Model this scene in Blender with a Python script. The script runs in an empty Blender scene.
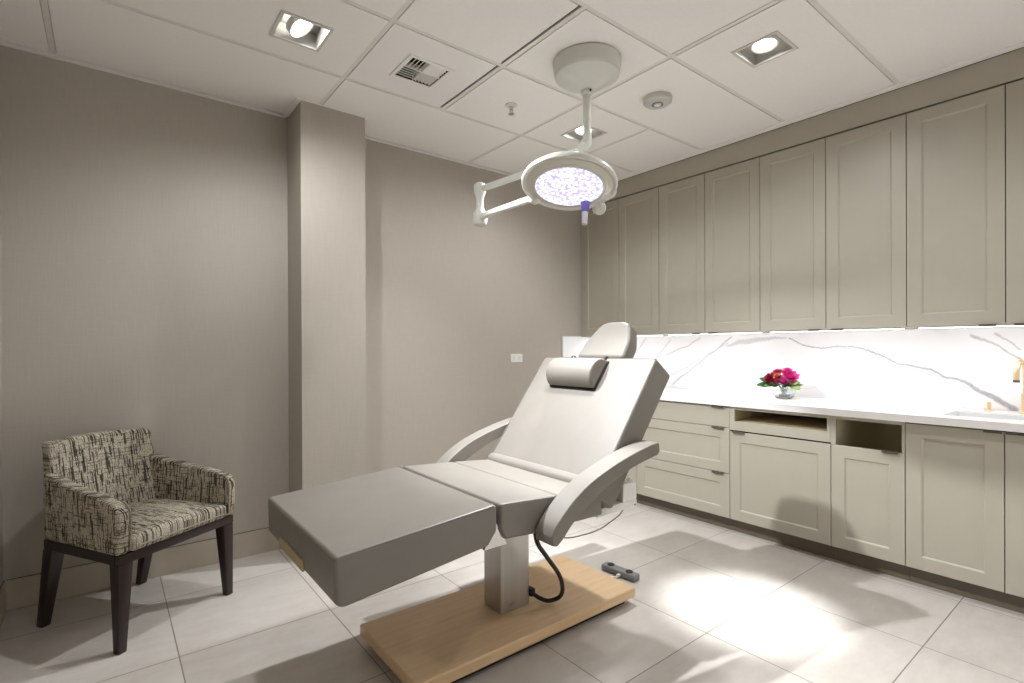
import bpy, bmesh, math, random
from mathutils import Vector, Matrix
random.seed(7)
S = bpy.context.scene
COL = S.collection
PI = math.pi

# ------------------------------------------------------------------ view
S.view_settings.view_transform = 'Standard'
S.view_settings.look = 'None'
S.view_settings.gamma = 1.0
S.view_settings.use_curve_mapping = False
S.view_settings.exposure = 0.54

# ------------------------------------------------------------------ camera (level tripod shot, 18 mm)
cd = bpy.data.cameras.new('camera')
cam = bpy.data.objects.new('camera', cd)
COL.objects.link(cam)
S.camera = cam
FPX = 516.956
cd.sensor_width = 36.0
cd.lens = FPX / 1024 * 36
cd.shift_y = (349.99 - 341.5) / 1024
R = Vector((0.7869, -0.6171, -0.0041)); U = Vector((0.0048, -0.0005, 1.0)); W = Vector((0.6171, 0.7869, -0.0026))
m = Matrix((R, U, -W)).transposed().to_4x4()
m.translation = (0, 0, 1.24)
cam.matrix_world = m
cd.clip_start = 0.02

# ------------------------------------------------------------------ materials
def rgb(r, g, b):
    f = lambda c: (c / 255) / 12.92 if c / 255 <= .04045 else ((c / 255 + .055) / 1.055) ** 2.4
    return (f(r), f(g), f(b), 1)

def mat(name, col, rough=.5, metal=0.0, spec=.5, **kw):
    mt = bpy.data.materials.new(name); mt.use_nodes = True
    b = mt.node_tree.nodes['Principled BSDF']
    b.inputs['Base Color'].default_value = col
    b.inputs['Roughness'].default_value = rough
    b.inputs['Metallic'].default_value = metal
    b.inputs['Specular IOR Level'].default_value = spec
    for k, v in kw.items():
        b.inputs[k.replace('_', ' ')].default_value = v
    return mt

def nodes(mt):
    nt = mt.node_tree
    return nt, nt.nodes['Principled BSDF']

def nn(nt, t, **kw):
    n = nt.nodes.new(t)
    for k, v in kw.items():
        setattr(n, k, v)
    return n

def objcoord(nt, scale=(1, 1, 1)):
    tc = nn(nt, 'ShaderNodeTexCoord')
    mp = nn(nt, 'ShaderNodeMapping')
    mp.inputs['Scale'].default_value = scale
    nt.links.new(tc.outputs['Object'], mp.inputs['Vector'])
    return mp.outputs['Vector']

def noise(nt, vec, scale, detail=3, rough=.5):
    n = nn(nt, 'ShaderNodeTexNoise')
    n.inputs['Scale'].default_value = scale
    n.inputs['Detail'].default_value = detail
    n.inputs['Roughness'].default_value = rough
    nt.links.new(vec, n.inputs['Vector'])
    return n.outputs['Fac']

def ramp(nt, fac, stops):
    r = nn(nt, 'ShaderNodeValToRGB')
    e = r.color_ramp.elements
    e[0].position, e[0].color = stops[0]
    e[1].position, e[1].color = stops[-1]
    for p, c in stops[1:-1]:
        x = e.new(p); x.color = c
    nt.links.new(fac, r.inputs['Fac'])
    return r.outputs['Color']

def mixc(nt, fac, a, b, mode='MIX'):
    x = nn(nt, 'ShaderNodeMix', data_type='RGBA', blend_type=mode)
    for s, v in ((x.inputs[0], fac), (x.inputs[6], a), (x.inputs[7], b)):
        if hasattr(v, 'is_linked'):
            nt.links.new(v, s)
        else:
            s.default_value = v
    return x.outputs[2]

def bump(nt, b, height, strength=.1, dist=.002):
    bp = nn(nt, 'ShaderNodeBump')
    bp.inputs['Strength'].default_value = strength
    bp.inputs['Distance'].default_value = dist
    nt.links.new(height, bp.inputs['Height'])
    nt.links.new(bp.outputs['Normal'], b.inputs['Normal'])

def mth(nt, op, a, b=None, c=None):
    n = nn(nt, 'ShaderNodeMath', operation=op)
    for i, v in enumerate((a, b, c)):
        if v is None: continue
        if hasattr(v, 'is_linked'):
            nt.links.new(v, n.inputs[i])
        else:
            n.inputs[i].default_value = v
    return n.outputs[0]

def noisy(name, c1, c2, scale, rough, axes=(1, 1, 1), bmp=0, **kw):
    mt = mat(name, c1, rough, **kw); nt, b = nodes(mt)
    f = noise(nt, objcoord(nt, axes), scale, 4)
    nt.links.new(ramp(nt, f, [(.3, c1), (.7, c2)]), b.inputs['Base Color'])
    if bmp: bump(nt, b, f, bmp)
    return mt

WALLC = rgb(178, 168, 155)
M = {}
# grasscloth style wallcovering with fine vertical strands
def wall_material():
    mt = mat('wallcovering', WALLC, .85, spec=.2); nt, b = nodes(mt)
    f1 = noise(nt, objcoord(nt, (1, 1, .05)), 170, 3, .6)
    f2 = noise(nt, objcoord(nt, (.06, .06, 1)), 170, 2, .5)
    a = ramp(nt, f1, [(.3, rgb(175, 167, 156)), (.7, rgb(181, 173, 162))])
    c = mixc(nt, .15, a, ramp(nt, f2, [(.35, rgb(173, 167, 157)), (.65, rgb(187, 181, 171))]))
    nt.links.new(c, b.inputs['Base Color'])
    bump(nt, b, f1, .15, .001)
    return mt
M['wall'] = wall_material()
M['ceiling'] = noisy('ceiling_tile_board', rgb(238, 234, 230), rgb(241, 237, 233), 60, .9, spec=.2)
M['ceil_metal'] = mat('painted_metal_panel', rgb(238, 235, 233), .6)
M['tbar'] = mat('ceiling_grid_paint', rgb(222, 218, 212), .6)
M['plenum'] = mat('plenum_dark', rgb(40, 38, 35), .9)
M['cab'] = noisy('greige_cabinet_lacquer', rgb(172, 166, 151), rgb(175, 169, 154), 6, .42)
M['cabin'] = noisy('cabinet_interior_maple', rgb(196, 178, 138), rgb(206, 188, 150), 8, .6, (1, .1, 1))
M['kick'] = mat('toe_kick_bronze_laminate', rgb(104, 95, 80), .5)
M['bronze'] = mat('dark_bronze_pull', rgb(92, 84, 73), .5, .2)
M['gap'] = mat('shadow_gap_black', rgb(25, 23, 20), .9)
M['gold'] = mat('brushed_gold', rgb(232, 206, 164), .42, .75)
M['steel'] = noisy('brushed_steel', rgb(176, 172, 166), rgb(186, 182, 176), 40, .36, (1, 1, .02), metal=.9)
M['whitepaint'] = mat('white_enamel', rgb(208, 207, 199), .28)
M['whiteplastic'] = mat('white_plastic', rgb(228, 226, 220), .4)
M['greyplastic'] = mat('grey_plastic', rgb(128, 126, 126), .5)
M['black'] = mat('black_rubber', rgb(18, 18, 19), .55)
M['chrome'] = mat('satin_chrome', rgb(205, 203, 200), .22, .95)
M['trimgrey'] = mat('downlight_trim', rgb(205, 202, 197), .45)
M['cangrey'] = mat('downlight_can_grey', rgb(150, 148, 143), .6)
M['glass'] = mat('clear_glass', (.95, .96, .97, 1), .05, Transmission_Weight=.9, IOR=1.45)
M['quartz'] = noisy('white_quartz', rgb(238, 236, 234), rgb(244, 242, 240), 5, .25)
M['ceramic'] = mat('sink_ceramic', rgb(225, 225, 225), .2)
M['darkwood'] = noisy('espresso_stained_wood', rgb(26, 13, 11), rgb(40, 21, 16), 9, .35, (6, 6, .6), bmp=.05)
M['maple'] = None

def leather_material():
    mt = mat('taupe_vinyl_upholstery', rgb(125, 120, 113), .42, spec=.4); nt, b = nodes(mt)
    v = objcoord(nt)
    f = noise(nt, v, 420, 2)
    g = noise(nt, v, 9, 3)
    nt.links.new(ramp(nt, g, [(.3, rgb(123, 117, 109)), (.7, rgb(126, 121, 114))]), b.inputs['Base Color'])
    bump(nt, b, f, .12, .0006)
    return mt
M['leather'] = leather_material()
M['piping'] = mat('taupe_piping_vinyl', rgb(120, 114, 107), .45)

def maple_material():
    mt = mat('maple_veneer', rgb(214, 178, 130), .32); nt, b = nodes(mt)
    f = noise(nt, objcoord(nt, (.5, 9, 9)), 6, 5, .6)
    g = noise(nt, objcoord(nt, (2, 40, 40)), 8, 3, .5)
    c = ramp(nt, f, [(.3, rgb(212, 178, 136)), (.5, rgb(220, 187, 146)), (.7, rgb(226, 195, 156))])
    c = mixc(nt, .2, c, ramp(nt, g, [(.3, rgb(206, 171, 128)), (.7, rgb(228, 196, 155))]))
    nt.links.new(c, b.inputs['Base Color'])
    return mt
M['maple'] = maple_material()

def floor_material():
    mt = mat('limestone_floor_tile', rgb(200, 194, 184), .38, spec=.4); nt, b = nodes(mt)
    tc = nn(nt, 'ShaderNodeTexCoord'); sp = nn(nt, 'ShaderNodeSeparateXYZ')
    nt.links.new(tc.outputs['Object'], sp.inputs[0])
    def cell(sock, off, pitch):
        q = mth(nt, 'DIVIDE', mth(nt, 'SUBTRACT', sock, off), pitch)
        fl = mth(nt, 'FLOOR', q)
        fr = mth(nt, 'FRACT', q)
        e = mth(nt, 'MULTIPLY', mth(nt, 'MINIMUM', fr, mth(nt, 'SUBTRACT', 1.0, fr)), pitch)
        return fl, e
    fx, ex = cell(sp.outputs['X'], .225, .6075)
    fy, ey = cell(sp.outputs['Y'], .635, .6125)
    edge = mth(nt, 'MINIMUM', ex, ey)
    grout = mth(nt, 'LESS_THAN', edge, .0022)
    cid = nn(nt, 'ShaderNodeCombineXYZ')
    nt.links.new(fx, cid.inputs[0]); nt.links.new(fy, cid.inputs[1])
    wn = nn(nt, 'ShaderNodeTexWhiteNoise', noise_dimensions='3D')
    nt.links.new(cid.outputs[0], wn.inputs['Vector'])
    off = nn(nt, 'ShaderNodeVectorMath', operation='MULTIPLY_ADD')
    nt.links.new(wn.outputs['Color'], off.inputs[0])
    off.inputs[1].default_value = (11, 13, 7)
    nt.links.new(tc.outputs['Object'], off.inputs[2])
    f = noise(nt, off.outputs[0], 3.2, 6, .62)
    mp = nn(nt, 'ShaderNodeMapping'); mp.inputs['Scale'].default_value = (1, 2.4, 1); mp.inputs['Rotation'].default_value = (0, 0, .5)
    nt.links.new(off.outputs[0], mp.inputs['Vector'])
    g = noise(nt, mp.outputs[0], 7, 6, .7)
    c = ramp(nt, f, [(.3, rgb(194, 186, 178)), (.55, rgb(204, 197, 189)), (.75, rgb(211, 205, 198))])
    c = mixc(nt, .35, c, ramp(nt, g, [(.35, rgb(188, 179, 170)), (.65, rgb(213, 207, 200))]))
    tv = mth(nt, 'MULTIPLY_ADD', wn.outputs['Value'], .08, .95)
    hs = nn(nt, 'ShaderNodeHueSaturation')
    nt.links.new(c, hs.inputs['Color']); nt.links.new(tv, hs.inputs['Value'])
    c = mixc(nt, grout, hs.outputs['Color'], rgb(132, 124, 112))
    nt.links.new(c, b.inputs['Base Color'])
    rr = mth(nt, 'MULTIPLY_ADD', g, .15, .30)
    nt.links.new(rr, b.inputs['Roughness'])
    h = mth(nt, 'SUBTRACT', 1.0, mth(nt, 'LESS_THAN', edge, .003))
    bump(nt, b, h, .4, .001)
    return mt
M['floor'] = floor_material()
M['basetile'] = noisy('limestone_baseboard', rgb(176, 164, 146), rgb(190, 180, 163), 5, .5)

def tweed(name, au, av, amt_u=1.0, dens=.765):
    """woven tweed: flecked cream ground, broken dark dashes running along axis av and finer ones along axis au"""
    mt = mat(name, rgb(170, 158, 138), .95, spec=.1); nt, b = nodes(mt)
    tc = nn(nt, 'ShaderNodeTexCoord'); sp = nn(nt, 'ShaderNodeSeparateXYZ')
    nt.links.new(tc.outputs['Object'], sp.inputs[0])
    wob = noise(nt, tc.outputs['Object'], 40, 2)
    def dashes(cu, cv, width, length, thr):
        u = mth(nt, 'DIVIDE', mth(nt, 'MULTIPLY_ADD', wob, .0012, cu), width)
        iu = mth(nt, 'FLOOR', u)
        w1 = nn(nt, 'ShaderNodeTexWhiteNoise', noise_dimensions='1D'); nt.links.new(iu, w1.inputs['W'])
        v = mth(nt, 'ADD', mth(nt, 'DIVIDE', cv, length), mth(nt, 'MULTIPLY', w1.outputs['Value'], 17.0))
        iv = mth(nt, 'FLOOR', v)
        cc = nn(nt, 'ShaderNodeCombineXYZ'); nt.links.new(iu, cc.inputs[0]); nt.links.new(iv, cc.inputs[1])
        w2 = nn(nt, 'ShaderNodeTexWhiteNoise', noise_dimensions='3D'); nt.links.new(cc.outputs[0], w2.inputs['Vector'])
        big = noise(nt, tc.outputs['Object'], 11, 2)
        return mth(nt, 'GREATER_THAN', mth(nt, 'MULTIPLY_ADD', big, .3, w2.outputs['Value']), thr + .15)
    U_, V_ = sp.outputs[au], sp.outputs[av]
    if au == 1: U_ = mth(nt, 'ADD', sp.outputs[0], sp.outputs[1])
    d1 = dashes(U_, V_, .0046, .055, dens)
    d1b = dashes(U_, V_, .0035, .028, dens + .06)
    d2 = dashes(V_, U_, .0045, .045, dens + .08)
    fine = noise(nt, objcoord(nt), 300, 2, .6)
    ground = ramp(nt, fine, [(.36, rgb(122, 113, 98)), (.60, rgb(206, 197, 178))])
    c = mixc(nt, mth(nt, 'MULTIPLY', d2, .62 * amt_u), ground, rgb(52, 47, 40))
    c = mixc(nt, mth(nt, 'MULTIPLY', d1b, .55), c, rgb(60, 54, 46))
    c = mixc(nt, mth(nt, 'MULTIPLY', d1, .85), c, rgb(40, 34, 27))
    nt.links.new(c, b.inputs['Base Color'])
    bump(nt, b, fine, .5, .002)
    return mt
M['tweed_back'] = tweed('tweed_upholstery_back', 0, 2, .8)
M['tweed_arm'] = tweed('tweed_upholstery_arm', 1, 2, 1.0)
M['tweed_plain'] = noisy('tweed_piping', rgb(112, 103, 88), rgb(182, 172, 152), 260, .95, spec=.1)
M['tweed_seat'] = tweed('tweed_upholstery_seat', 0, 1, .6)

def marble_material():
    mt = mat('veined_white_marble', rgb(244, 243, 244), .2); nt, b = nodes(mt)
    at = nn(nt, 'ShaderNodeAttribute', attribute_name='vein')
    f = noise(nt, objcoord(nt), 60, 4, .7)
    k = mth(nt, 'MULTIPLY', at.outputs['Fac'], mth(nt, 'MULTIPLY_ADD', f, .9, .5))
    nt.links.new(mixc(nt, k, rgb(244, 243, 244), rgb(158, 155, 160)), b.inputs['Base Color'])
    return mt
M['marble'] = marble_material()

def emit(name, col, strength):
    mt = mat(name, (0, 0, 0, 1), .5); nt, b = nodes(mt)
    b.inputs['Emission Color'].default_value = col
    b.inputs['Emission Strength'].default_value = strength
    return mt
M['lampglow'] = emit('halogen_lamp_lit', (1, .97, .92, 1), 14)
M['ledstrip'] = emit('led_strip_lit', (1, .98, .99, 1), 6)

def led_lens_material():
    mt = mat('surgical_led_lens', rgb(120, 110, 180), .2); nt, b = nodes(mt)
    vo = nn(nt, 'ShaderNodeTexVoronoi', feature='F1'); vo.inputs['Scale'].default_value = 74
    nt.links.new(objcoord(nt), vo.inputs['Vector'])
    c = ramp(nt, vo.outputs['Distance'], [(.26, (1, 1, 1, 1)), (.46, (.84, .82, 1, 1)), (.70, (.42, .37, .80, 1))])
    nt.links.new(c, b.inputs['Emission Color'])
    b.inputs['Emission Strength'].default_value = .92
    return mt
M['led'] = led_lens_material()
M['violet'] = mat('violet_translucent_plastic', rgb(120, 112, 190), .3)

# ------------------------------------------------------------------ object helpers
ROOTLOC = {}
def root_of(o):
    while o.parent: o = o.parent
    return o

def obj(name, bm, mt, parent=None, smooth=35, local=False, mats=None):
    """turn a bmesh (world coordinates, or the thing's own when local) into one object"""
    me = bpy.data.meshes.new(name)
    if parent is not None and not local:
        r = root_of(parent)
        bmesh.ops.translate(bm, verts=bm.verts, vec=-Vector(ROOTLOC.get(r.name, (0, 0, 0))))
    bmesh.ops.recalc_face_normals(bm, faces=bm.faces)
    bm.to_mesh(me); bm.free()
    for x in (mats or [mt]):
        me.materials.append(x)
    if smooth:
        for p in me.polygons: p.use_smooth = True
        me.set_sharp_from_angle(angle=math.radians(smooth))
    o = bpy.data.objects.new(name, me)
    COL.objects.link(o)
    if parent is not None: o.parent = parent
    return o

def soft(o):
    w = o.modifiers.new('weighted', 'WEIGHTED_NORMAL'); w.keep_sharp = True
    return o

def thing(name, label, cat, loc=(0, 0, 0), rotz=0, group=None):
    o = bpy.data.objects.new(name, None); COL.objects.link(o)
    o.empty_display_size = .05
    o.location = loc; o.rotation_euler = (0, 0, rotz)
    ROOTLOC[o.name] = tuple(loc)
    o['label'] = label; o['category'] = cat
    if group: o['group'] = group
    return o

def tag(o, label, cat, group=None):
    o['label'] = label; o['category'] = cat
    if group: o['group'] = group
    return o

def struct(name, bm, mt, smooth=0, mats=None):
    o = obj(name, bm, mt, None, smooth, mats=mats); o['kind'] = 'structure'
    return o

def NB(): return bmesh.new()

def box(bm, x0, x1, y0, y1, z0, z1, mx=None, mi=0):
    c = [(x0, y0, z0), (x1, y0, z0), (x1, y1, z0), (x0, y1, z0), (x0, y0, z1), (x1, y0, z1), (x1, y1, z1), (x0, y1, z1)]
    v = [bm.verts.new(mx @ Vector(p) if mx else p) for p in c]
    fs = []
    for q in ((3, 2, 1, 0), (4, 5, 6, 7), (0, 1, 5, 4), (1, 2, 6, 5), (2, 3, 7, 6), (3, 0, 4, 7)):
        f = bm.faces.new([v[i] for i in q]); f.material_index = mi; fs.append(f)
    return v, fs

def rbox(bm, x0, x1, y0, y1, z0, z1, r=.003, seg=2, mx=None):
    t = bmesh.new(); box(t, x0, x1, y0, y1, z0, z1)
    bmesh.ops.bevel(t, geom=t.edges[:], offset=r, segments=seg, profile=.5, affect='EDGES', clamp_overlap=True)
    merge(bm, t, mx)

def merge(bm, t, mx=None):
    if mx: bmesh.ops.transform(t, matrix=mx, verts=t.verts)
    me = bpy.data.meshes.new('tmp'); t.to_mesh(me); t.free()
    bm.from_mesh(me); bpy.data.meshes.remove(me)

def prism(bm, pts, fn, a, b):
    """polygon pts (2-d) extruded from a to b; fn(u, v, t) gives the 3-d point"""
    va = [bm.verts.new(fn(u, v, a)) for u, v in pts]
    vb = [bm.verts.new(fn(u, v, b)) for u, v in pts]
    n = len(pts)
    bm.faces.new(va[::-1]); bm.faces.new(vb)
    for i in range(n):
        bm.faces.new((va[i], va[(i + 1) % n], vb[(i + 1) % n], vb[i]))
    return va, vb

def rprism(bm, pts, fn, a, b, r, seg=4, sharp_only=None, mx=None):
    t = bmesh.new(); va, vb = prism(t, pts, fn, a, b)
    bmesh.ops.recalc_face_normals(t, faces=t.faces)
    es = []
    for e in t.edges:
        if len(e.link_faces) == 2 and e.calc_face_angle(0) > math.radians(sharp_only or 20): es.append(e)
    bmesh.ops.bevel(t, geom=es, offset=r, segments=seg, profile=.5, affect='EDGES', clamp_overlap=True)
    merge(bm, t, mx)

def frames(pts):
    ts = []
    for i in range(len(pts)):
        a = pts[max(i - 1, 0)]; b = pts[min(i + 1, len(pts) - 1)]
        ts.append((b - a).normalized())
    up = Vector((0, 0, 1)) if abs(ts[0].z) < .9 else Vector((1, 0, 0))
    n = (up - ts[0] * up.dot(ts[0])).normalized()
    out = []
    for t in ts:
        n = (n - t * n.dot(t)).normalized()
        out.append((t, n, t.cross(n)))
    return out

def tube(bm, pts, r, seg=12, cap=True, squash=1.0):
    pts = [Vector(p) for p in pts]
    rs = r if isinstance(r, (list, tuple)) else [r] * len(pts)
    rings = []
    for p, q, (t, n, b) in zip(pts, rs, frames(pts)):
        rings.append([bm.verts.new(p + (n * math.cos(2 * PI * k / seg) + b * math.sin(2 * PI * k / seg) * squash) * q) for k in range(seg)])
    for a, b in zip(rings, rings[1:]):
        for k in range(seg):
            bm.faces.new((a[k], a[(k + 1) % seg], b[(k + 1) % seg], b[k]))
    if cap:
        bm.faces.new(rings[0][::-1]); bm.faces.new(rings[-1])

def spline(ps, n=8):
    ps = [Vector(p) for p in ps]; out = []
    for i in range(len(ps) - 1):
        p0 = ps[max(i - 1, 0)]; p1 = ps[i]; p2 = ps[i + 1]; p3 = ps[min(i + 2, len(ps) - 1)]
        for k in range(n):
            t = k / n
            out.append(.5 * ((2 * p1) + (p2 - p0) * t + (2 * p0 - 5 * p1 + 4 * p2 - p3) * t * t + (3 * p1 - p0 - 3 * p2 + p3) * t ** 3))
    out.append(ps[-1])
    return out

def lathe(bm, prof, seg=32, mx=None, close=False, mi=0):
    """prof: (radius, height) list turned about local z, then moved by mx"""
    rings = []
    for r, z in prof:
        if r < 1e-6:
            v = Vector((0, 0, z)); rings.append([bm.verts.new(mx @ v if mx else v)])
        else:
            ring = []
            for k in range(seg):
                v = Vector((r * math.cos(2 * PI * k / seg), r * math.sin(2 * PI * k / seg), z))
                ring.append(bm.verts.new(mx @ v if mx else v))
            rings.append(ring)
    pairs = list(zip(rings, rings[1:])) + ([(rings[-1], rings[0])] if close else [])
    for a, b in pairs:
        for k in range(seg):
            k2 = (k + 1) % seg
            if len(a) == 1 and len(b) == 1: continue
            if len(a) == 1: f = bm.faces.new((a[0], b[k2], b[k]))
            elif len(b) == 1: f = bm.faces.new((a[k], a[k2], b[0]))
            else: f = bm.faces.new((a[k], a[k2], b[k2], b[k]))
            f.material_index = mi
    if not close:
        for rg in (rings[0], rings[-1]):
            if len(rg) > 1:
                f = bm.faces.new(rg); f.material_index = mi

def ball(bm, c, r, sx=1, sy=1, sz=1, seg=16):
    t = bmesh.new(); bmesh.ops.create_uvsphere(t, u_segments=seg, v_segments=max(6, seg // 2), radius=r)
    merge(bm, t, Matrix.Translation(c) @ Matrix.Diagonal((sx, sy, sz, 1)))

def frame_to(n, origin, xhint=(1, 0, 0)):
    z = Vector(n).normalized(); x = Vector(xhint); x = (x - z * x.dot(z)).normalized(); y = z.cross(x)
    mm = Matrix((x, y, z)).transposed().to_4x4(); mm.translation = origin
    return mm

def spot(name, loc, target, energy, size, blend, radius, color, parent):
    l = bpy.data.lights.new(name, 'SPOT'); l.energy = energy; l.spot_size = math.radians(size); l.spot_blend = blend
    l.shadow_soft_size = radius; l.color = color
    o = bpy.data.objects.new(name, l); COL.objects.link(o)
    d = Vector(target) - Vector(loc)
    o.rotation_euler = d.to_track_quat('-Z', 'Y').to_euler()
    if parent is not None:
        o.parent = parent
        o.location = Vector(loc) - Vector(ROOTLOC[root_of(parent).name])
    else:
        o.location = loc
    return o

# ------------------------------------------------------------------ room shell
XL, XR, YN, YF, ZC = -.392, 3.90, -1.55, 3.43, 2.70
bm = NB(); box(bm, XL - .1, XR + .1, YN - .1, YF + .1, -.1, 0); struct('floor', bm, M['floor'])
bm = NB(); box(bm, XL - .1, XL, YN - .1, YF + .1, 0.001, 2.95); struct('wall_left', bm, M['wall'])
bm = NB(); box(bm, XL, XR, YF, YF + .1, 0.001, 2.95); struct('wall_back', bm, M['wall'])
bm = NB(); box(bm, XR, XR + .1, YN - .1, YF + .1, 0.001, 2.95); struct('wall_right', bm, M['wall'])
bm = NB(); box(bm, XL, XR, YN - .1, YN, 0.001, 2.95); struct('wall_front', bm, mat('white_bounce_wall', rgb(238, 236, 232), .8))  # unseen wall behind the camera, made white to bounce more light back
bm = NB(); box(bm, .90, 1.292, 3.145, YF - .001, .0005, 2.712); struct('wall_pilaster', bm, M['wall'])

# baseboards: honed stone strip with a dark reveal above it
def baseboard(name, x0, x1, y0, y1, n):
    bm = NB()
    box(bm, x0, x1, y0, y1, .001, .144)
    if n == 'y': box(bm, x0, x1, y0 + .007, y1, .144, .147, mi=1)
    else: box(bm, x0, x1 - .007, y0, y1, .144, .147, mi=1)
    struct(name, bm, None, mats=[M['basetile'], M['kick']])
baseboard('baseboard_back', XL + .011, .899, YF - .011, YF - .0005, 'y')
baseboard('baseboard_alcove', 1.293, 3.26, YF - .011, YF - .0005, 'y')
baseboard('baseboard_left', XL + .0005, XL + .011, YN + .001, YF - .001, 'x')
bm = NB(); box(bm, .892, 1.30, 3.134, 3.1445, .001, .142); struct('baseboard_pilaster', bm, M['basetile'])

# ceiling: lay-in boards hanging in a T-bar grid
bm = NB(); box(bm, XL - .1, XR + .1, YN - .1, YF + .1, 2.86, 2.95); struct('ceiling', bm, M['plenum'])
XG = [-1.0, -.20, 1.01, 1.62, 2.235, 2.845, 3.50]
YG = [3.40, 2.745, 2.135, 1.545, .935, .325, -.285, -.895, -1.505]
G = .0138
tiles = []        # x0, x1, y0, y1
cuts = {('dl', .71, 2.465): .105, ('dl', 2.545, 1.23): .105, ('dl', 2.56, 2.465): .105, ('vent', 1.315, 2.44): .115,
        ('dl', .71, .63): .105, ('dl', 2.545, .02): .105}
def tile_row(y0, y1, xs):
    for a, b in zip(xs, xs[1:]): tiles.append((a, b, y0, y1))
tile_row(2.745, 3.405, [-.355, -.20, 1.01, 2.235, 3.485])
tile_row(2.135, 2.745, [-.355, -.20, 1.01, 1.62, 2.235, 2.845, 3.485])
tile_row(1.545, 2.135, [-.355, -.20, 1.01, 1.62, 2.235, 3.485])
tile_row(.935, 1.545, [-.355, -.20, 1.01, 2.235, 3.485])
for k in range(4, 8): tile_row(YG[k + 1], YG[k], [-.355, -.20, 1.01, 2.235, 3.485])
bt = NB(); bv = NB(); bbar = NB()
for (x0, x1, y0, y1) in tiles:
    tgt = bt
    a, b, c, d = x0 + G, x1 - G, y0 + G, y1 - G
    if x0 < -.3: a = x0 - .02
    if x1 == 1.62: b -= .016
    if (x1, y0) == (2.235, .935): b -= .007
    hole = None
    for (k, hx, hy), h in cuts.items():
        if a < hx < b and c < hy < d:
            hole = (hx - h, hx + h, hy - h, hy + h)
            if k == 'vent': tgt = bv
    if x0 == 1.01 and y0 == 2.745:        # row notched round the pilaster stays whole in front of it
        pass
    z0, z1 = 2.70, 2.716
    if hole:
        p, q, s, t = hole
        box(tgt, a, b, c, s, z0, z1); box(tgt, a, b, t, d, z0, z1); box(tgt, a, p, s, t, z0, z1); box(tgt, q, b, s, t, z0, z1)
    elif y1 > 3.3 and a < 1.0 and b > .9:            # left tile notched round pilaster
        box(tgt, a, b, c, 3.132, z0, z1); box(tgt, a, .888, 3.132, d, z0, z1)
    elif y1 > 3.3 and a < 1.2 < b:
        box(tgt, a, b, c, 3.132, z0, z1); box(tgt, 1.304, b, 3.132, d, z0, z1)
    else:
        box(tgt, a, b, c, d, z0, z1)
struct('ceiling_boards', bt, M['ceiling']); struct('ceiling_vent_panel', bv, M['ceil_metal'])
# T-bars, slightly above the board faces, wider than the gaps
for y in YG[1:]:
    box(bbar, XL + .012, 3.50, y - .012, y + .012, 2.7035, 2.7125)
ylim = {-.20: (-1.505, 3.40), 1.01: (-1.505, 3.13), 2.235: (-1.505, 3.40)}
for x, (a, b) in ylim.items():
    box(bbar, x - .012, x + .012, a, b, 2.7030, 2.7120)
box(bbar, 1.62 - .012, 1.62 + .012, 1.545, 2.745, 2.7030, 2.7120)
box(bbar, 2.845 - .012, 2.845 + .012, 2.135, 2.745, 2.7030, 2.7120)
struct('trim_1', bbar, M['tbar'])
# wall angles round the edge of the grid
bm = NB()
def angle(x0, x1, y0, y1): box(bm, x0, x1, y0, y1, 2.692, 2.7125)
angle(XL + .0005, .888, 3.405, YF - .0005); angle(1.304, 3.45, 3.405, YF - .0005)
angle(XL + .0005, XL + .022, YN, 3.404)
angle(.874, .8995, 3.122, 3.404); box(bm, .8995, 1.316, 3.1335, 3.1445, 2.7005, 2.7125); angle(1.2925, 1.316, 3.1445, 3.404)
box(bm, 3.455, 3.508, YN, 3.404, 2.694, 2.7125)
struct('trim_2', bm, M['ceiling'])
# dark plenum lid so the gaps read dark
bm = NB(); box(bm, XL + .001, XR - .001, YN + .001, YF - .001, 2.83, 2.855); struct('ceiling_plenum', bm, M['plenum'])

# ------------------------------------------------------------------ ceiling fittings
def downlight(x, y, label, aim, group='square recessed downlights'):
    t = thing('downlight', label, 'ceiling light', (x, y, 2.70), 0, group)
    bm = NB()
    o, i, z = .112, .097, 2.6945
    for (a, b, c, d) in ((-o, o, -o, -i), (-o, o, i, o), (-o, -i, -i, i), (i, o, -i, i)):
        box(bm, x + a, x + b, y + c, y + d, z, 2.6995)
    obj('trim_frame', bm, M['trimgrey'], t, 0)
    bm = NB()      # recessed can: four walls and a lid
    h0, h1 = 2.6996, 2.768
    i2 = .100
    for (a, b, c, d) in ((-i2, i2, -i2, -i2 + .004), (-i2, i2, i2 - .004, i2), (-i2, -i2 + .004, -i2, i2), (i2 - .004, i2, -i2, i2), ):
        box(bm, x + a, x + b, y + c, y + d, h0, h1)
    box(bm, x - i2, x + i2, y - i2, y + i2, h1, h1 + .004)
    obj('housing', bm, M['cangrey'], t, 0)
    n = (Vector(aim) - Vector((x, y, 2.72))).normalized()
    mx = frame_to(n, Vector((x, y, 2.728)))
    bm = NB()
    lathe(bm, [(.052, .006), (.060, .010), (.065, .004), (.065, -.02), (.056, -.026), (.052, -.02)], 32, mx, close=True)
    obj('gimbal_ring', bm, M['whitepaint'], t)
    bm = NB(); lathe(bm, [(0, .004), (.03, .003), (.0515, -.002), (.0515, -.015), (0, -.015)], 28, mx)
    obj('lamp', bm, M['lampglow'], t)
    return t, Vector((x, y, 2.728)) + n * .03

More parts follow.
